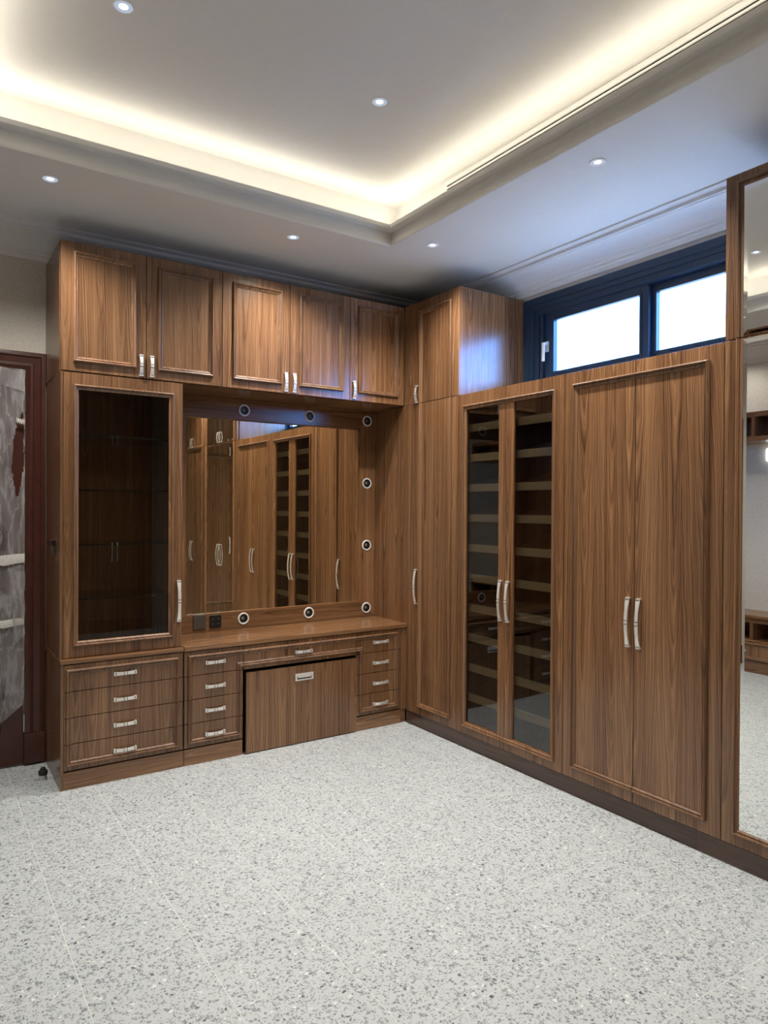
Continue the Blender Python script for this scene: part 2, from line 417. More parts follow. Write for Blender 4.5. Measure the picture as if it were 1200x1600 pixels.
wallbox('wall_back', XL-.1, XR+.2, YB, YB+.1, -.05, ZC+.02, label='beige flecked wallpaper wall behind the vanity and door')
wallbox('wall_left', XL-.1, XL, YF, YB, -.05, ZC+.02, label='beige flecked wallpaper wall seen in the wardrobe mirror')
wallbox('wall_front', XL-.1, XR+.2, YF-.1, YF, -.05, ZC+.02, label='beige wallpaper wall behind the camera')
WY0, WY1, WZ0, WZ1 = -2.62, -.70, 2.44, 3.10
wr = MB()
for xa, xb, ya, yb in ((XR, XR+.09, WY0, WY1), (XR+.09, XR+.135, WY0-.1, -.862)):
    wr.box(xa, xb, YF, ya, -.05, ZC+.02); wr.box(xa, xb, yb, YB, -.05, ZC+.02)
    wr.box(xa, xb, ya, yb, -.05, WZ0); wr.box(xa, xb, ya, yb, WZ1, ZC+.02)
tag(wr.build('wall_right', PAINT), 'white painted wall above the wardrobes around the high window', None, None, 'structure')

# ceiling: soffit ring, moulded fascia, cove face and raised panel
ce = struct('ceiling', label='white tray ceiling with a lit cove and dropped soffit')
mb = MB()
for b in ((XL-.1,XR+.2,TY1,YB+.1),(XL-.1,XR+.2,YF-.1,TY0),(XL-.1,TX0,TY0,TY1),(TX1,XR+.2,TY0,TY1)):
    mb.add([(b[0],b[2],ZC),(b[1],b[2],ZC),(b[1],b[3],ZC),(b[0],b[3],ZC)], [(0,1,2,3)])
mb.build('soffit', PAINT, ce)
def ringprof(prof, x0, x1, y0, y1, sgn):   # prof (outward offset, z)
    mb = MB(); rings = []
    for a, b in ((0,0),(1,0),(1,1),(0,1)):
        rings.append([((x1+sgn*d if a else x0-sgn*d), (y1+sgn*d if b else y0-sgn*d), z) for d, z in prof])
    n = len(prof); vs = [p for r in rings for p in r]; fs = []
    for k in range(4):
        for i in range(n-1): fs.append((k*n+i, k*n+i+1, ((k+1)%4)*n+i+1, ((k+1)%4)*n+i))
    return mb.add(vs, fs)
fas = [(0,ZC),(-.006,ZC+.003),(-.006,ZC+.013),(.002,ZC+.015)]
for k in range(13):
    a = k/12; fas.append((.002+.034*math.sin(a*PI*.62)/math.sin(PI*.5)-.012*a, ZC+.018+a*.084))
fas += [(.004,ZC+.104),(-.020,ZC+.106),(-.024,ZC+.110),(-.024,ZLIP-.004),(-.020,ZLIP),(.14,ZLIP)]
ringprof(fas, TX0, TX1, TY0, TY1, 1).build('tray_fascia', PAINT, ce)
ringprof([(.14,ZLIP),(.14,ZU)], TX0, TX1, TY0, TY1, 1).build('cove_face', PAINT, ce)
MB().add([(TX0-.14,TY0-.14,ZU),(TX1+.14,TY0-.14,ZU),(TX1+.14,TY1+.14,ZU),(TX0-.14,TY1+.14,ZU)], [(0,1,2,3)]).build('raised_panel', PAINT, ce)
# cornice along each wall
ZK = 3.165
cor = [(0,ZK),(.018,ZK),(.018,ZK+.026),(.030,ZK+.028),(.030,ZK+.046)]
for k in range(9):
    a = k/8*PI/2; cor.append((.040+.165*(1-math.cos(a)), ZK+.050+.066*math.sin(a)))
cor += [(.205,ZC-.036),(.222,ZC-.034),(.222,ZC-.016),(.240,ZC-.014),(.262,ZC-.010),(.262,ZC)]
def cornice(name, a, b, na, label):   # a->b along wall, na inward normal
    d = (Vector(b)-Vector(a)).normalized(); mb = MB(); rings = []
    for p, s in ((a, 1), (b, -1)):
        rings.append([(p[0]+na[0]*o+d.x*s*o, p[1]+na[1]*o+d.y*s*o, z) for o, z in cor])
    mb.loft(rings, False, False)
    tag(mb.build(name, PAINT), label, None, None, 'structure')
cornice('trim_1', (XL,YB), (XR,YB), (0,-1), 'white plaster cornice above the vanity wall')
cornice('trim_2', (XR,YB), (XR,YF), (-1,0), 'white plaster cornice above the window')
cornice('trim_3', (XR,YF), (XL,YF), (0,1), 'white plaster cornice behind the camera')
cornice('trim_4', (XL,YF), (XL,YB), (1,0), 'white plaster cornice above the open shelves')

# window_1: high strip window in navy aluminium
wn = struct('window_1', (XR, 0, 0), 'navy aluminium strip window with two bright panes')
def frame_yz(mb, y0, y1, z0, z1, w, x0, x1):
    mb.box(x0,x1,y0,y0+w,z0,z1); mb.box(x0,x1,y1-w,y1,z0,z1); mb.box(x0,x1,y0+w,y1-w,z0,z0+w); mb.box(x0,x1,y0+w,y1-w,z1-w,z1); return mb
frame_yz(MB(), WY0-.04, -.657, WZ0-.03, 3.135, .050, -.022, .0).build('casing', NAVY, wn, bevel=.004)
frame_yz(MB(), WY0-.02, -.690, WZ0-.01, 3.112, .060, -.012, .012).build('inner_casing', NAVY, wn, bevel=.003)
frame_yz(MB(), WY0, -.735, WZ0, 3.072, .062, -.002, .088).build('track_frame', NAVY, wn, bevel=.002)
frame_yz(MB(), WY0+.03, -.775, WZ0+.03, 3.045, .040, .008, .086).build('track_rail', NAVY, wn, bevel=.002)
def sash(y0, y1, z0, z1, l, r, b, t, x):
    mb = MB(); mb.box(x,x+.034,y0,l,z0,z1); mb.box(x,x+.034,r,y1,z0,z1); mb.box(x,x+.034,l,r,z0,b); mb.box(x,x+.034,l,r,t,z1)
    s = mb.build('sash', NAVY, wn, bevel=.003)
    frame_yz(MB(), l-.014, r+.014, b-.014, t+.014, .016, x-.006, x+.004).build('glazing_bead', NAVY, s)
    MB().box(x+.016, x+.022, l-.01, r+.01, b-.01, t+.01).build('pane', CLEAR, s)
    return s
s1 = sash(-1.690, -.812, 2.495, 3.010, -1.628, -.925, 2.585, 2.950, .012)
s2 = sash(-2.585, -1.655, 2.495, 3.010, -2.50, -1.720, 2.590, 2.955, .048)
MB().box(-.012, .012, -.842, -.818, WZ0+.05, 3.01).build('track_rail', NAVY, wn, bevel=.002)
hb = MB(); hb.box(-.012, 0, -.848-.016, -.848+.016, 2.735, 2.810); hb.box(-.042,-.012,-.848-.010,-.848+.010,2.775,2.797); hb.box(-.050,-.036,-.848-.010,-.848+.012,2.665,2.797)
hb.v = [(x+.012, y-.018, z) for x, y, z in hb.v]; hb.build('handle', WHITEP, s1, bevel=.004)
MB().box(.010,.020,-2.60,-1.655,3.030,3.034).build('track_strip', STEEL, wn)

# door_1: dark mahogany door on the back wall, left of the display cabinet
dr = struct('door_1', (0, YB, 0), 'dark red mahogany door and casing beside the display cabinet')
DX1, DX0, CW = -2.530, -3.43, .1165
cas = [(0,0),(0,-.028),(.012,-.034),(.024,-.034),(.028,-.026),(.062,-.022),(.066,-.028),(.078,-.030),(.088,-.022),(.105,-.020),(.105,0)]
cas = [(t*CW/.105, y_) for t, y_ in cas]
def casing_piece(name, path, p0=cas):
    rings = []
    for (x, z, ox, oz) in path: rings.append([(x+ox*(CW-t), y, z+oz*(CW-t)) for t, y in p0])
    return MB().loft(rings).build(name, MAHOG, dr, smooth=True)
ZD = 2.583-CW
casing_piece('door_casing', [(DX1,.20,1,0),(DX1,ZD,1,1),(DX0,ZD,-1,1),(DX0,.20,-1,0)])
for x0, x1 in ((DX1-.004, DX1+CW), (DX0-CW, DX0+.004)):
    MB().box(x0,x1,-.040,0,.012,.20).build('plinth_block', MAHOG, dr, bevel=.003)
leaf = MB().box(DX0+.004, DX1-.004, -.016, .0, .012, ZD-.004).build('door_leaf', MAHOG, dr, bevel=.002)
for z0, z1 in ((.22,.95),(1.12,2.30)):
    moulding(leaf, rect(DX0+.13, DX1-.13, z0, z1), y=-.016, mat=MAHOG, name='panel_moulding')
for z0, z1 in ((2.208,2.316),(1.993,2.105),(1.097,1.213),(.215,.323)):
    MB().lathe([(0,0),(.0055,0),(.0055,z1-z0),(0,z1-z0)], (DX1-.002,-.024,z0), seg=12).build('hinge', STEEL, leaf, smooth=True)

# plastic film wrapped round the door leaf
pf = thing('plastic_film', 'crumpled clear plastic wrapping taped over the dark red door', 'plastic film', (0, YB, 0))
def film_sheet(name, x0, x1, zb, zt, nx, nz, hole, yoff, amp, sd):
    rnd = random.Random(sd); ph = [(rnd.uniform(4,34), rnd.uniform(2,16), rnd.uniform(0,6.28), rnd.uniform(.3,1)) for _ in range(14)]
    vs, idx, fs = [], {}, []
    for i in range(nx+1):
        for j in range(nz+1):
            x = x0+(x1-x0)*i/nx; b, t = zb(x), zt(x); z = b+(t-b)*j/nz
            d = sum(w*abs(math.sin(a*x+c*z+p)) for a,c,p,w in ph)/8
            vs.append((x + .003*math.sin(37*z+sd), yoff-amp*d, z)); idx[i,j] = len(vs)-1
    for i in range(nx):
        for j in range(nz):
            c = sum((Vector(vs[idx[a,b]]) for a,b in ((i,j),(i+1,j),(i+1,j+1),(i,j+1))), Vector())/4
            if hole and hole(c.x, c.z): continue
            fs.append((idx[i,j], idx[i+1,j], idx[i+1,j+1], idx[i,j+1]))
    return MB().add(vs, fs).build(name, FILM, pf, smooth=True)
def tear(x, z):     # tall torn slit by the hinges
    if not 1.60 < z < 2.20: return False
    c = -2.548 - (.040*(1-abs((z-1.90)/.30))**.6 if abs(z-1.90) < .30 else 0)*.55
    l = -2.547-.058*math.sin(max(0,min(1,(2.20-z)/.60))*PI)**.7
    r = -2.540 if z > 1.86 else -2.540-(1.86-z)*.17
    return l < x < r
film_sheet('film_sheet', DX0+.01, DX1-.006, lambda x: .395-(DX1-x)*.78*(1 if x > -2.70 else 0)-(.133 if x <= -2.70 else 0), lambda x: 2.465+.01*math.sin(30*x), 110, 190, tear, -.024, .022, 3)
film_sheet('film_flap', -2.72, -2.536, lambda x: 2.33+.25*(-2.536-x), lambda x: 2.468, 24, 20, None, -.030, .030, 5)
film_sheet('film_flap', -2.600, -2.534, lambda x: .75+1.2*(x+2.6), lambda x: 1.22, 14, 44, None, -.036, .024, 9)
def tape(x0, x1, z0, z1, dz, y=-.052):
    n = 16; rings = []
    for i in range(n+1):
        x = x0+(x1-x0)*i/n; o = dz*(i/n)+.006*math.sin(i*1.7); h = (z1-z0)/2*(1+.12*math.sin(i*2.3)); c = (z0+z1)/2+o; yy = y-.005*math.sin(i*1.1)
        rings.append([(x,yy,c-h),(x,yy-.004,c),(x,yy,c+h),(x,yy+.002,c)])
    MB().loft(rings).build('tape_strip', TAPE, pf, smooth=True)
tape(DX0, -2.534, 1.255, 1.315, .01); tape(DX0, -2.536, .885, .930, -.005); tape(-2.585, -2.534, 2.138, 2.165, -.01)
# printed outline marks on the film (a globe-like circle and small boxed signs)
PRINT = simple('film_print_ink', (.03,.03,.035), .6)
mk = MB()
def stroke(pts, w=.0016):
    for a, b in zip(pts, pts[1:]):
        d = Vector((b[0]-a[0],0,b[1]-a[1])); 
        if d.length < 1e-6: continue
        n_ = Vector((-d.z,0,d.x)).normalized()*w
        mk.box(0,0,0,0,0,0) if False else mk.add([(a[0]-n_.x,-.0535,a[1]-n_.z),(b[0]-n_.x,-.0535,b[1]-n_.z),(b[0]+n_.x,-.0535,b[1]+n_.z),(a[0]+n_.x,-.0535,a[1]+n_.z)],[(0,1,2,3)])
for rr in (.105,.085,.06):
    stroke([(-2.735+rr*math.cos(t*.2), 1.43+rr*math.sin(t*.2)) for t in range(32)])
for k in range(5): stroke([(-2.735+.10*math.cos(t*.2)*(k-2)/2.2, 1.43+.10*math.sin(t*.2)) for t in range(32)], .001)
rp_ = random.Random(4)
for (zx, zz, n) in ((-2.66,1.10,3),(-2.655,.985,3),(-2.66,.52,2),(-2.66,.46,2)):
    for q in range(n):
        bx, bz = zx-.045*q, zz
        if q == 0 and n == 2 or zz > 1.05: stroke([(bx-.016,bz-.018),(bx+.016,bz-.018),(bx+.016,bz+.018),(bx-.016,bz+.018),(bx-.016,bz-.018)], .0012)
        for _ in range(5):
            stroke([(bx+rp_.uniform(-.014,.014), bz+rp_.uniform(-.016,.016)), (bx+rp_.uniform(-.014,.014), bz+rp_.uniform(-.016,.016))], .0012)
mk.build('printed_marks', PRINT, pf)['kind'] = 'stuff'

# ================================================================== LEFT / BACK RUN
XA, XG, YD = -2.412, -1.704, -.040
D = YB            # depth of the back run
# --- left base drawer cabinet under the display cabinet
bc = thing('drawer_cabinet', 'walnut four-drawer base cabinet under the glass display cabinet', 'cabinet', (XA, YD, 0))
w = XG-XA; dep = D-YD-.001
body(bc, .018, w, .10, .714, dep)
MB().box(0,.016,0,.245,0,.7185).build('end_panel', WZ, bc, seed=(.4,.3,0)); MB().box(.003,.017,.247,dep,0,.7185).build('end_panel', WZ, bc)  # front strip's low tone seed puts the side's shade into the wood
MB().box(.017,w,.004,.030,0,.100).build('kick_board', WX, bc)
MB().box(-.002,w-.001,-.006,dep,.720,.7435).build('top_board', WX, bc, bevel=.002)
SEAM = [.108,.260,.411,.561,.716]
sd = (.31,.62,.05); sm = (.7,.2,.1)
mp = rect(.028, w-.036, .136, .690)
for i in range(4):
    z0, z1 = SEAM[i], SEAM[i+1]
    d = slab_door(bc, .016, w-.004, z0, z1, sd, name='drawer')
    moulding(d, mp, True, (.016, w, z0+G, z1-G), sd=sm)
    handle(d, HS_X, (.353, 0, (z0+z1)/2-.004))
MB().box(w-.020,w,.012,.03,0,.102).build('stile', WZ, bc)

# --- glass display cabinet
dc = thing('display_cabinet', 'tall walnut display cabinet with smoked glass door left of vanity mirror', 'cabinet', (XA, 0, .7445))
h = ZS-.7445-.001; dep = D-.001
MB().box(0,.016,0,.200,0,h).build('end_panel', WZ, dc, seed=(.4,.3,0)); MB().box(.003,.017,.202,dep,0,h).build('end_panel', WZ, dc)  # darker tone seed here too, the end's shade is in the veneer colour
MB().box(w-.019,w,.0225,dep,0,h).build('side_panel', WZ, dc)
MB().box(.0175,w-.0195,.024,dep,0,.018).build('bottom_panel', WX, dc); MB().box(.0175,w-.0195,.024,dep,h-.018,h).build('top_panel', WX, dc)
MB().box(.0175,w-.0195,dep-.04,dep-.022,.0185,h-.0185).build('back_panel', WZ, dc)
d = frame_door(dc, .0165, w, .001, h-.001, .094, .624, .094, 1.556, DISPG, gname='glass_pane')
moulding(d, rect(.069, .650, .068, 1.583), True)
handle(d, HL_Z, (w-.024, 0, .290))
for z in (1.075,1.395,1.72,2.04):
    MB().box(.018,w-.020,.045,dep-.045,z-.7445-.004,z-.7445+.004).build('glass_shelf', SHELFG, dc)
    MB().box(.018,w-.020,.0435,.0447,z-.7445-.0045,z-.7445+.0045).build('shelf_edge', EDGEG, dc)
    MB().box(w-.0315,w-.0195,.20,.212,z-.7445-.014,z-.7445-.0045).build('shelf_pin', CHROME, dc)
# clear pull on the side panel
pu = thing('side_pull', 'small clear acrylic pull on the side panel of display cabinet', 'handle', (XA-.0005, .20, 1.335))
MB().loft([[(0,-.05,.0),(-.014,-.045,.0),(-.014,.030,.0),(0,.035,.0)],[(0,-.062,.05),(-.028,-.055,.05),(-.028,.040,.05),(0,.05,.05)],[(0,-.062,.088),(-.032,-.055,.088),(-.032,.040,.088),(0,.05,.088)]]).build('pull_body', ACRYL, pu, bevel=.002)
MB().box(-.034,0,-.064,.052,.0885,.092).build('pull_cap', CHROME, pu)

# --- upper cabinets
BOUNCE0 = simple('white_bounce_sheet', (.70,.69,.67), .5)  # unseen pale sheet on the cabinet tops, added to bounce light onto the cornice
def upper(name, label, x0, doors, handles):
    t = thing(name, label, 'cabinet', (x0, 0, ZS)); w = .482*doors
    body(t, .0, w, .0, H-ZS, D-.001)
    MB().box(.002, w-.002, .036, D-.003, H-ZS-.0003, H-ZS+.0012).build('bounce_sheet', BOUNCE0, t)
    for k in range(doors):
        a = .482*k
        d = slab_door(t, a, a+.482, .002, H-ZS)
        moulding(d, rect(a+.069, a+.482-.062, .058, H-ZS-.058), True)
        hs = handles[k]
        handle(d, HS_Z, (a+(.450 if hs == 'r' else .032), 0, .079))
    return t
upper('wall_cabinet', 'two-door walnut upper cabinet above the glass display cabinet', XA, 2, 'rl')
upper('wall_cabinet', 'two-door walnut upper cabinet above the vanity mirror', XA+.964, 2, 'rl')
upper('wall_cabinet', 'single-door walnut upper cabinet in the corner above the vanity', XA+1.928, 1, 'l')

# --- vanity desk
XD0 = XG+.0005
ws = tag(MB().box(XD0, -.0008, -.052, .398, .7195, .750).build('worktop', WX, bevel=.003), 'long walnut vanity worktop under the big mirror', 'worktop')
# U-shaped moulding outline shared by the two drawer banks and the centre drawer
UPATH = [(-1.680,.692),(-1.680,.136),(-1.330,.136),(-1.330,.583),(-.420,.583),(-.420,.136),(-.082,.136),(-.082,.692)]
def bank(label, x0, x1, hx, stile=None, kick=(None,None)):
    t = thing('drawer_pedestal', label, 'cabinet', (0, YD, 0)); body(t, x0+.002, x1-.002, .10, .7185, .40)
    s1, s2 = (abs(hx)*.37 % 1, .4, .08), (.5,.3,.12)
    for i in range(4):
        z0, z1 = SEAM[i], SEAM[i+1]
        d = slab_door(t, x0, x1, z0, z1, s1, name='drawer')
        moulding(d, UPATH, True, (x0+G, x1-G, z0+G, z1-G), sd=s2)
        handle(d, HS_X, (hx, 0, (z0+z1)/2-.004))
    MB().box(x0+.002, x1-.002, .004, .030, 0, .100).build('kick_board', WX, t)
    return t
b1 = bank('left walnut four-drawer pedestal of the vanity desk', XD0+.001, -1.312, -1.503)
b2 = bank('right walnut four-drawer pedestal of the vanity desk in the corner', -.445, -.048, -.235)
MB().box(-.0475, -.001, .002, .40, .098, .7185).build('stile', WZ, b2); MB().box(-.0475,-.001,.008,.03,0,.0975).build('stile', WX, b2)
cdw = thing('desk_drawer', 'wide shallow walnut drawer in the middle of the vanity desk', 'drawer', (0, YD, .556))
d = slab_door(cdw, -1.312, -.445, .0, .160, name='drawer_front')
bm_ = moulding(d, [(a, z-.556) for a, z in UPATH], True, (-1.312+G, -.445-G, .0, .160))
handle(d, HS_X, (-.872, 0, .076))
MB().box(-1.300,-.457,.021,.42,.03,.150).build('drawer_box', DARKC, cdw)
pp_ = thing('pull_out_cart', 'plain walnut pull-out front under the middle of the vanity desk', 'cabinet', (0, YD, 0))
MB().box(-1.292,-.4465,-.010,.012,.006,.536).build('front_panel', WZ, pp_, bevel=.001)
MB().box(-1.270,-.47,.013,.40,.02,.50).build('cart_body', DARKC, pp_)
rh = MB(); a0, a1, c0, c1, y = -.937, -.799, .434, .484, -.0105
rh.box(a0,a1,y-.002,y,c1-.010,c1); rh.box(a0,a1,y-.002,y,c0,c0+.010); rh.box(a0,a0+.014,y-.002,y,c0+.010,c1-.010); rh.box(a1-.014,a1,y-.002,y,c0+.010,c1-.010)
rh.box(a0+.014,a1-.014,y-.0006,y,c0+.010,c1-.010,1)
rh.add([(a0+.012,y-.0015,c1-.010),(a1-.012,y-.0015,c1-.010),(a1-.02,y-.005,c0+.020),(a0+.02,y-.005,c0+.020)],[(0,1,2,3)])
rh.build('recessed_handle', [NICKEL, BLACK], MB and pp_)
# --- vanity mirror panel
vm = thing('vanity_mirror', 'large rectangular mirror above the vanity worktop in a wide walnut frame', 'mirror', (0, .40, .751))
zt = ZS-.751-.001; mx0, mx1, mz0, mz1 = -1.552, -.154, .122, 1.499
ox0, ox1 = XG+.001, -.001
for q, mt in (([(ox0,0),(ox1,0),(mx1,mz0),(mx0,mz0)],WX),([(ox0,zt),(ox1,zt),(mx1,mz1),(mx0,mz1)],WX),([(ox0,0),(mx0,mz0),(mx0,mz1),(ox0,zt)],WZ),([(ox1,0),(mx1,mz0),(mx1,mz1),(ox1,zt)],WZ)):
    c = (sum(p[0] for p in q)/4, sum(p[1] for p in q)/4)
    q = [(p[0]+(c[0]-p[0])*.0012, p[1]+(c[1]-p[1])*.0012) for p in q]
    MB().add([(a,0,b) for a,b in q]+[(a,.02,b) for a,b in q], [(0,1,2,3),(4,7,6,5),(0,4,5,1),(1,5,6,2),(2,6,7,3),(3,7,4,0)]).build('frame_board', mt, vm)
def bevel_mirror(par, x0, x1, z0, z1, y, mat, bw=.015, name='mirror_pane', dp=.004):
    o = [(x0,y+dp,z0),(x1,y+dp,z0),(x1,y+dp,z1),(x0,y+dp,z1)]; i = [(x0+bw,y,z0+bw),(x1-bw,y,z0+bw),(x1-bw,y,z1-bw),(x0+bw,y,z1-bw)]
    bk = [(x0,y+dp+.004,z0),(x1,y+dp+.004,z0),(x1,y+dp+.004,z1),(x0,y+dp+.004,z1)]
    fs = [(4,5,6,7)]+[(k,(k+1)%4,4+(k+1)%4,4+k) for k in range(4)]+[(8+k,8+(k+1)%4,(k+1)%4,k) for k in range(4)]+[(11,10,9,8)]
    return MB().add(o+i+bk, fs).build(name, mat, par)
bevel_mirror(vm, mx0+.001, mx1-.001, mz0+.001, mz1-.001, .003, MIRRORW, .008, dp=.002)
MB().box(ox0, ox1, .022, .035, 0, zt).build('backing_board', DARKC, vm)
# ring lights round the mirror
ring_me = {}
def ring_light(x, z, label):
    t = thing('ring_light', label, 'light', (x, .3995, z), group='round lights set in the vanity mirror frame')
    if not ring_me:
        ring_me['ring'] = MB().lathe([(.031,0),(.0315,-.004),(.034,-.006),(.040,-.006),(.0425,-.004),(.043,0)], axis='y', seg=40).mesh('ring', WHITEP, smooth=True)
        ring_me['cup'] = MB().lathe([(.0315,-.003),(.030,-.0022),(.020,-.0014),(.012,-.0010),(.0,-.0008)], axis='y', seg=32).mesh('cup', BLACK, smooth=True)
        ring_me['lens'] = MB().lathe([(.012,-.0012),(.0115,-.003),(.008,-.0048),(.0,-.0055)], axis='y', seg=24).mesh('lens', simple('frosted_lens', (.20,.17,.13), .25), smooth=True)
    obj('ring', ring_me['ring'], t); obj('cup', ring_me['cup'], t); obj('lens', ring_me['lens'], t, (-.006,0,.002))
ring_light(-1.130, 2.320, 'leftmost ring light in the frame above the vanity mirror')
ring_light(-.600, 2.320, 'middle ring light in the frame above the vanity mirror')
ring_light(-.082, 2.320, 'ring light at the top right corner of vanity mirror frame')
ring_light(-.082, 1.820, 'upper of two middle ring lights right of the vanity mirror')
ring_light(-.082, 1.322, 'lower of two middle ring lights right of the vanity mirror')
ring_light(-.082, .820, 'ring light at the bottom right corner of vanity mirror frame')
ring_light(-.600, .820, 'middle ring light in the frame just above the worktop')
ring_light(-1.130, .820, 'ring light beside the black socket just above the worktop')
sp_ = thing('switch_plate', 'blank taupe metal cover plate left of the black socket', 'switch plate', (-1.455, .3995, .822))
MB().box(-.045,.045,-.008,0,-.050,.050).build('plate', GREYPLATE, sp_, bevel=.003)
so_ = thing('wall_socket', 'black double wall socket low in the vanity frame', 'socket', (-1.340, .3995, .819))
MB().box(-.041,.041,-.009,0,-.044,.044).build('plate', BLACK, so_, bevel=.003)
sl = MB()
for (a, b) in ((-.022,.016),(.020,.016),(-.022,-.018),(.020,-.018)):
    sl.box(a-.006,a-.003,-.0095,-.0088,b-.005,b+.005); sl.box(a+.003,a+.006,-.0095,-.0088,b-.005,b+.005)
sl.box(-.003,.003,-.0097,-.0088,.036,.039)
sl.build('socket_slots', simple('socket_grey', (.16,.16,.17), .4), so_)['kind'] = 'stuff'

# ================================================================== RIGHT RUN (local x runs towards the camera)
DR = XR-.001
U0, U1, U2, U3, U4, U5 = .0, .645, 1.588, 2.543, 3.630, 4.600
ZKK = .095
def rthing(name, label, u, z=0.0, cat='cabinet'): return thing(name, label, cat, (0, -u, z), RIGHT)
# corner tall cabinet, lower
tc_ = rthing('tall_cabinet', 'narrow tall walnut corner cupboard between vanity and shoe cabinet', 0, ZKK)
hh = ZS-ZKK
cpath = rect(.200, .572, .060, 3.078-ZKK)
body(tc_, -.398, .645, 0, hh-.001, DR)
MB().box(-.398, .124, 0, .021, 0, hh-.0015).build('filler_panel', WZ, tc_)
sdc, smc = seed(), seed()
d = slab_door(tc_, .125, .6445, 0, hh-.001, sdc)
moulding(d, cpath, True, (.1, .64, 0, hh-.0025), sd=smc)
handle(d, HL_Z, (.168, 0, .945))
# corner upper
uc_ = rthing('wall_cabinet', 'tall walnut upper corner cabinet whose side catches blue window light', 0, ZS)
body(uc_, .001, .625, 0, H-ZS, DR)
MB().box(.625,.645,.0,.205,0,H-ZS).build('end_panel', WZ, uc_); MB().box(.625,.643,.207,DR,0,H-ZS).build('end_panel', WZ, uc_)
MB().box(.0005,.124,0,.021,0,H-ZS).build('filler_panel', WZ, uc_)
d = slab_door(uc_, .125, .6248, 0, H-ZS, sdc)
moulding(d, [(a, z+ZKK-ZS) for a, z in cpath], True, (.1,.63,.0012,H-ZS), sd=smc)
handle(d, HS_Z, (.165, 0, .068))

# shoe cabinet with smoked glass doors
sc_ = rthing('shoe_cabinet', 'tall walnut shoe cabinet with two smoked glass doors and slanted shelves', U1, ZKK)
sw = U2-U1; mid = 1.106-U1
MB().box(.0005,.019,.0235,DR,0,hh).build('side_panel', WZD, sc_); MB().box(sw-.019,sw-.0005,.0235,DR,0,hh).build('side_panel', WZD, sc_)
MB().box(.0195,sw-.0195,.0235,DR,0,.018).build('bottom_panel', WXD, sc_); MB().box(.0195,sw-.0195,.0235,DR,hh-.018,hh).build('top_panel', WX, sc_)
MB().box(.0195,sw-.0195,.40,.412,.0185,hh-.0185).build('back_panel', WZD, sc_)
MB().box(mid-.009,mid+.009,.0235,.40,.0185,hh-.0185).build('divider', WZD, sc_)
smp = rect(.056, sw-.062, .052, 2.320-ZKK)
zb, zt_ = .180-ZKK, 2.301-ZKK
sds = seed(); sms = seed()
dl = frame_door(sc_, 0, mid, 0, hh, .083, 1.044-U1, zb, zt_, SMOKED, gname='glass_pane')
dr_ = frame_door(sc_, mid, sw, 0, hh, 1.176-U1, 1.497-U1, zb, zt_, SMOKED, gname='glass_pane')
moulding(dl, smp, True, (0, mid-G, 0, hh), sd=sms); moulding(dr_, smp, True, (mid+G, sw, 0, hh), sd=sms)
handle(dl, HL_Z, (mid-.034, 0, .943)); handle(dr_, HL_Z, (mid+.032, 0, .943))
for x0, x1 in ((.026, mid-.014), (mid+.014, sw-.026)):
    sh = MB(); lw = x1-x0
    sh.add([(0,.060,-.006),(lw,.060,-.006),(lw,.385,.075),(0,.385,.075),(0,.060,-.022),(lw,.060,-.022),(lw,.385,.059),(0,.385,.059)],
           [(0,1,2,3),(7,6,5,4),(0,4,5,1),(1,5,6,2),(2,6,7,3),(3,7,4,0)])
    lip = MB().box(0,lw,.042,.0595,-.050,.0)
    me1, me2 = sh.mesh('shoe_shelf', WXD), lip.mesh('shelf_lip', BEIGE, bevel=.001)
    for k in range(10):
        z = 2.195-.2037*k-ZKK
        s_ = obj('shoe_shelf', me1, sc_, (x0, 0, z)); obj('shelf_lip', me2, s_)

BOUNCE = simple('white_bounce_board', (.70,.69,.67), .5)
def bounce_top(par, x0, x1, z): MB().box(x0+.002, x1-.002, .036, DR-.002, z, z+.0015).build('bounce_sheet', BOUNCE, par)  # out-of-view top added to throw light up at the window cornice
bounce_top(sc_, 0, sw, hh+.0004)
bounce_top(uc_, .002, .62, H-ZS)
def two_door(label, u0, u1, z0, z1, rz=RIGHT, org=None, hm=None, hz=None, zb=.062, zt=.070, name='wardrobe', full_top=True, path=None, depth=None):
    t = thing(name, label, 'cabinet', org if org else (0, -u0, z0), rz); ww = u1-u0; hh = z1-z0-.001
    body(t, 0, ww, 0, hh, depth or DR)
    s1, s2 = seed(), seed(); pth = path or rect(.066, ww-.071, zb, hh-zt)
    m_ = ww/2
    for k, (a, b) in enumerate(((0, m_), (m_, ww))):
        d = slab_door(t, a, b, 0, hh, (s1[0], s1[1], s1[2]*(1+.1*k)))
        moulding(d, pth, True, (a+G, b-G, G, hh-G), sd=s2)
        handle(d, hm, (m_+(-.032 if k == 0 else .032), 0, hz))
    return t
t_ = two_door('walnut double-door wardrobe under the window, nickel bow handles in the middle', U2, U3, ZKK, ZS, hm=HL_Z, hz=.940)
bounce_top(t_, 0, U3-U2, ZS-ZKK-.0012)

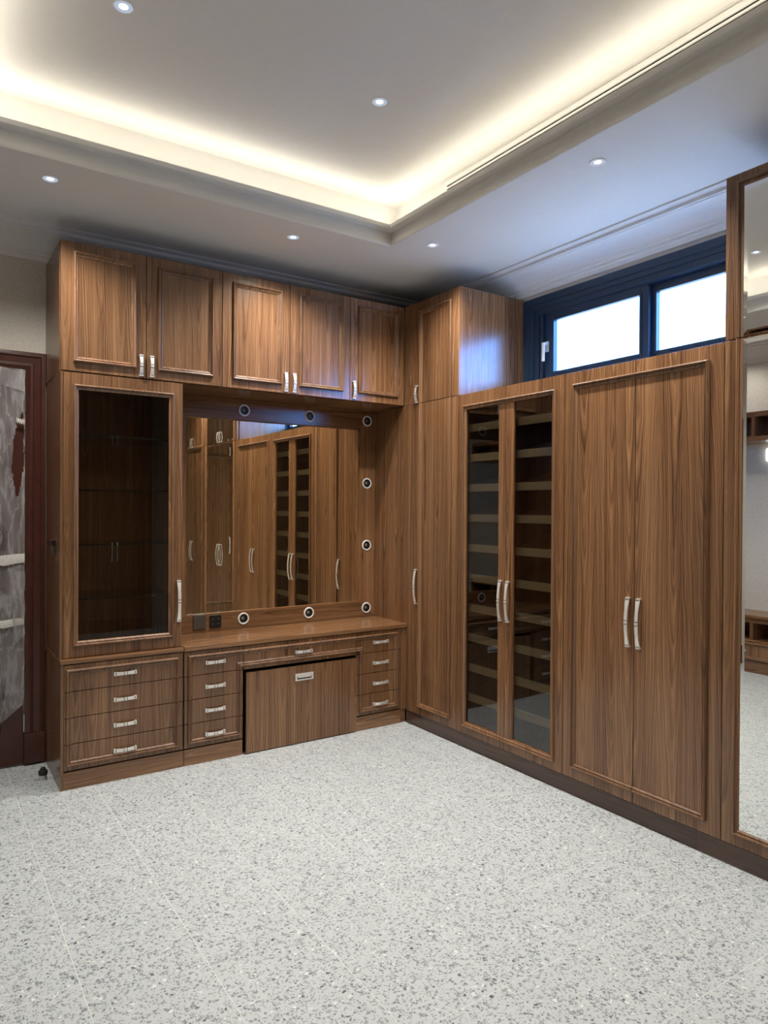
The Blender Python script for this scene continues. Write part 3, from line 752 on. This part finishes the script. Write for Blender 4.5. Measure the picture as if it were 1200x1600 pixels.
# mirror-fronted wardrobe, lower and upper
def mirror_pair(label, z0, z1, mz0, mz1, path, hm, hz, name):
    t = rthing(name, label, U3, z0); ww = U4-U3; hh = z1-z0-.001; m_ = ww/2
    body(t, 0, ww, 0, hh, DR); sd2 = seed()
    for k, (a, b) in enumerate(((0, m_), (m_, ww))):
        d = slab_door(t, a, b, 0, hh)
        moulding(d, path, True, (a+G, b-G, G, hh-G), sd=sd2)
        l, r = (a+.088, b-.003) if k == 0 else (a+.003, b-.088)
        bevel_mirror(d, l, r, mz0, mz1, -.006, MIRROR, .020, dp=.0022)
        handle(d, hm, (m_+(-.035 if k == 0 else .035), -.006, hz))
    return t
ww = U4-U3; mpp = rect(.060, ww-.060, .150, 3.108)
mirror_pair('tall mirror-fronted walnut wardrobe at the right edge', ZKK, ZS, .176-ZKK, ZS-ZKK-.008, [(a, z-ZKK) for a, z in mpp], HL_Z, .943, 'mirror_wardrobe')
mirror_pair('mirror-fronted walnut upper cabinet at the top right edge', ZS, H, .010, 3.080-ZS, [(a, z-ZS) for a, z in mpp], HS_Z, .075, 'mirror_cabinet')
two_door('walnut double-door wardrobe past the mirror wardrobe, seen in vanity mirror', U4, U5, ZKK, ZS, hm=HL_Z, hz=.940, zt=.0)
two_door('walnut upper cabinet past the mirror wardrobe, seen in vanity mirror', U4, U5, ZS, H, hm=HS_Z, hz=.075, zb=.0, name='wall_cabinet')

# kick board of the right run
kb = struct('baseboard_right', (0, 0, 0), 'dark walnut kick board under the right-hand wardrobes')
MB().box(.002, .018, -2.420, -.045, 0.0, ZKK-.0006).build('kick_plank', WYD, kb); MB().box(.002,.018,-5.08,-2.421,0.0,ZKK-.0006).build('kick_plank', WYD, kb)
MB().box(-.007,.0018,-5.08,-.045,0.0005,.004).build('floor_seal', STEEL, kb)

# ================================================================== OPPOSITE RUN (seen in glass and mirrors)
YO = -5.10; od = -(YF-YO)-.001
for k, (lo, up) in enumerate((('walnut wardrobe opposite the vanity, reflected in the display cabinet glass', 'walnut upper cabinet opposite the vanity, reflected in the display glass'),
                     ('walnut wardrobe in the middle of the opposite run behind the camera', 'walnut upper cabinet in the middle of the opposite run'),
                     ('walnut wardrobe at the left end of the opposite run behind the camera', 'walnut upper cabinet at the left end of the opposite run'))):
    x0 = -.475-.96*k
    two_door(lo, 0, .96, 0.0, ZS, rz=OPP, org=(x0, YO, 0.0), hm=HL_Z, hz=1.035, zb=.16, zt=.0, depth=od)
    two_door(up, 0, .96, ZS, H, rz=OPP, org=(x0, YO, ZS), hm=HS_Z, hz=.075, zb=.0, name='wall_cabinet', depth=od)

# ================================================================== LEFT WALL (seen in the tall mirror)
XF = -3.84; LD = XF-XL-.001
def lthing(name, label, y, z, cat): return thing(name, label, cat, (XF, y, z), LEFTW)   # local x -> +y, local y -> -x
lc = lthing('low_console', 'low walnut console with open cubbies, reflected in the tall mirror', -2.855, 0, 'cabinet')
LW = 3.15
MB().box(0,LW,.012,LD,0,.115).build('base', WX, lc); MB().box(0,LW,.022,LD,.116,.310).build('body', WX, lc)
MB().box(0,LW,0,LD,.311,.327).build('cubby_floor', WX, lc); MB().box(0,LW,LD-.02,LD,.328,.500).build('back_panel', WX, lc)
MB().box(0,LW,0,LD,.501,.545).build('frieze', WX, lc); MB().box(-.01,LW+.0,-.018,LD,.546,.574).build('top_board', WX, lc, bevel=.006)
for k in range(8):
    x = min(max(k*.45-.0175, 0), LW-.035); MB().box(x,x+.035,0,LD-.021,.328,.500).build('divider', WZ, lc)
bnd = [0, 1.020, 1.920, 2.820, 3.15]
for a, b in zip(bnd, bnd[1:]):
    d = slab_door(lc, a, b, .122, .308, name='drawer')
    moulding(d, rect(a+.02, b-.02, .132, .298))
    handle(d, HS_X, ((a+b)/2, 0, .215))
us = lthing('open_shelf', 'open walnut cubby shelf high on the far wall, reflected in tall mirror', -2.855, 2.310, 'shelf')
MB().box(0,LW,0,LD-.01,0,.045).build('bottom_board', WX, us); MB().box(0,LW,0,LD-.01,.240,.290).build('top_board', WX, us)
MB().box(0,LW,LD-.03,LD-.01,.0455,.2395).build('back_panel', WX, us)
for k in range(8):
    x = min(max(k*.45-.0175, 0), LW-.035); MB().box(x,x+.035,0,LD-.0305,.0455,.2395).build('divider', WZ, us)
wl = lthing('wall_lamp', 'small white box lamp under the open cubby shelf', -.60, 2.125, 'light')
MB().box(-.06,.06,LD-.05,LD-.001,0,.135).build('lamp_body', emit('lamp_glow', (.92,1,.98), 3.5), wl, bevel=.015)

# ================================================================== CEILING FITTINGS
dl_me = {}
def downlight(x, y, z, label, gain=1.0):
    t = thing('downlight', label, 'light', (x, y, z), group='recessed ceiling downlights')
    if not dl_me:
        dl_me['trim'] = MB().lathe([(.036,.0),(.0365,-.003),(.039,-.0035),(.0405,-.0015),(.041,0)], seg=40).mesh('trim', WHITEP, smooth=True)
        dl_me['cone'] = MB().lathe([(.036,-.0025),(.033,-.0022),(.019,-.0014)], seg=40).mesh('reflector', emit('glowing_reflector', (.72,.82,1.0), .62), smooth=True)  # cone emits a little itself, imitating the LED light it would catch
        dl_me['lens'] = MB().lathe([(.019,-.0014),(.010,-.0024),(0,-.0028)], seg=28).mesh('lens', LED, smooth=True)
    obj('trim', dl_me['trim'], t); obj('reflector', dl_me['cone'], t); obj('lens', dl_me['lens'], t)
    l = bpy.data.lights.new('downlight_beam', 'SPOT'); l.energy = SPOT_W*gain; l.spot_size = math.radians(135); l.spot_blend = 1.0
    l.shadow_soft_size = .03; l.color = NEUT
    o = bpy.data.objects.new('downlight_beam', l); COL.objects.link(o); o.parent = t; o.location = (0,0,-.012)
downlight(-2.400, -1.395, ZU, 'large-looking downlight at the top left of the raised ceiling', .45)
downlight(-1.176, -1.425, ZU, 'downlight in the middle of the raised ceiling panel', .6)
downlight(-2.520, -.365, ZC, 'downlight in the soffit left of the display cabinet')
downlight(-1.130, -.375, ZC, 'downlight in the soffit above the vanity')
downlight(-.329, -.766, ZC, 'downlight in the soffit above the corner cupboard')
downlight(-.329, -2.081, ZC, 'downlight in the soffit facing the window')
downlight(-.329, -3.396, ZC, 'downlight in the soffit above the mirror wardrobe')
downlight(-3.91, -.365, ZC, 'unseen fill downlight added in the soffit beyond the dark red door', .2)  # out-of-view lamp continuing the row, added to brighten the left back wall
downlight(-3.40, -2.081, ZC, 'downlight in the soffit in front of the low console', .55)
# slot diffuser on the cove face
ac = thing('air_diffuser', 'long white slot air diffuser on the right cove face', 'air vent', (TX1+.139, 0, 0))
y0, y1, z0, z1 = -3.60, -.985, 3.548, 3.622
mb = MB(); zs = [z0, z0+.010, z0+.026, z0+.034, z0+.050, z1]
for a, b in ((z0, z0+.012), (z0+.026, z0+.034), (z0+.048, z1)): mb.box(-.010, 0, y0+.014, y1-.014, a, b)
mb.box(-.010,0,y1-.014,y1,z0,z1); mb.box(-.010,0,y0,y0+.014,z0,z1); mb.build('diffuser_frame', WHITEP, ac)
MB().box(-.0015,-.0005,y0+.014,y1-.014,z0+.012,z0+.048).build('diffuser_slot', BLACK, ac)

# door stop on the floor
ds = thing('door_stop', 'small black and steel door stop on floor beside the cabinet', 'door stop', (-2.467, .205, 0))
MB().lathe([(0,.0),(.023,.0),(.023,.005),(.020,.022),(.020,.030),(0,.030)], seg=28).build('steel_base', STEEL, ds, smooth=True)
MB().lathe([(.0,.030),(.023,.0302),(.026,.037),(.026,.052),(.021,.059),(.014,.061),(.014,.071),(.010,.075),(0,.075)], seg=28).build('rubber_cap', RUBBER, ds, smooth=True)
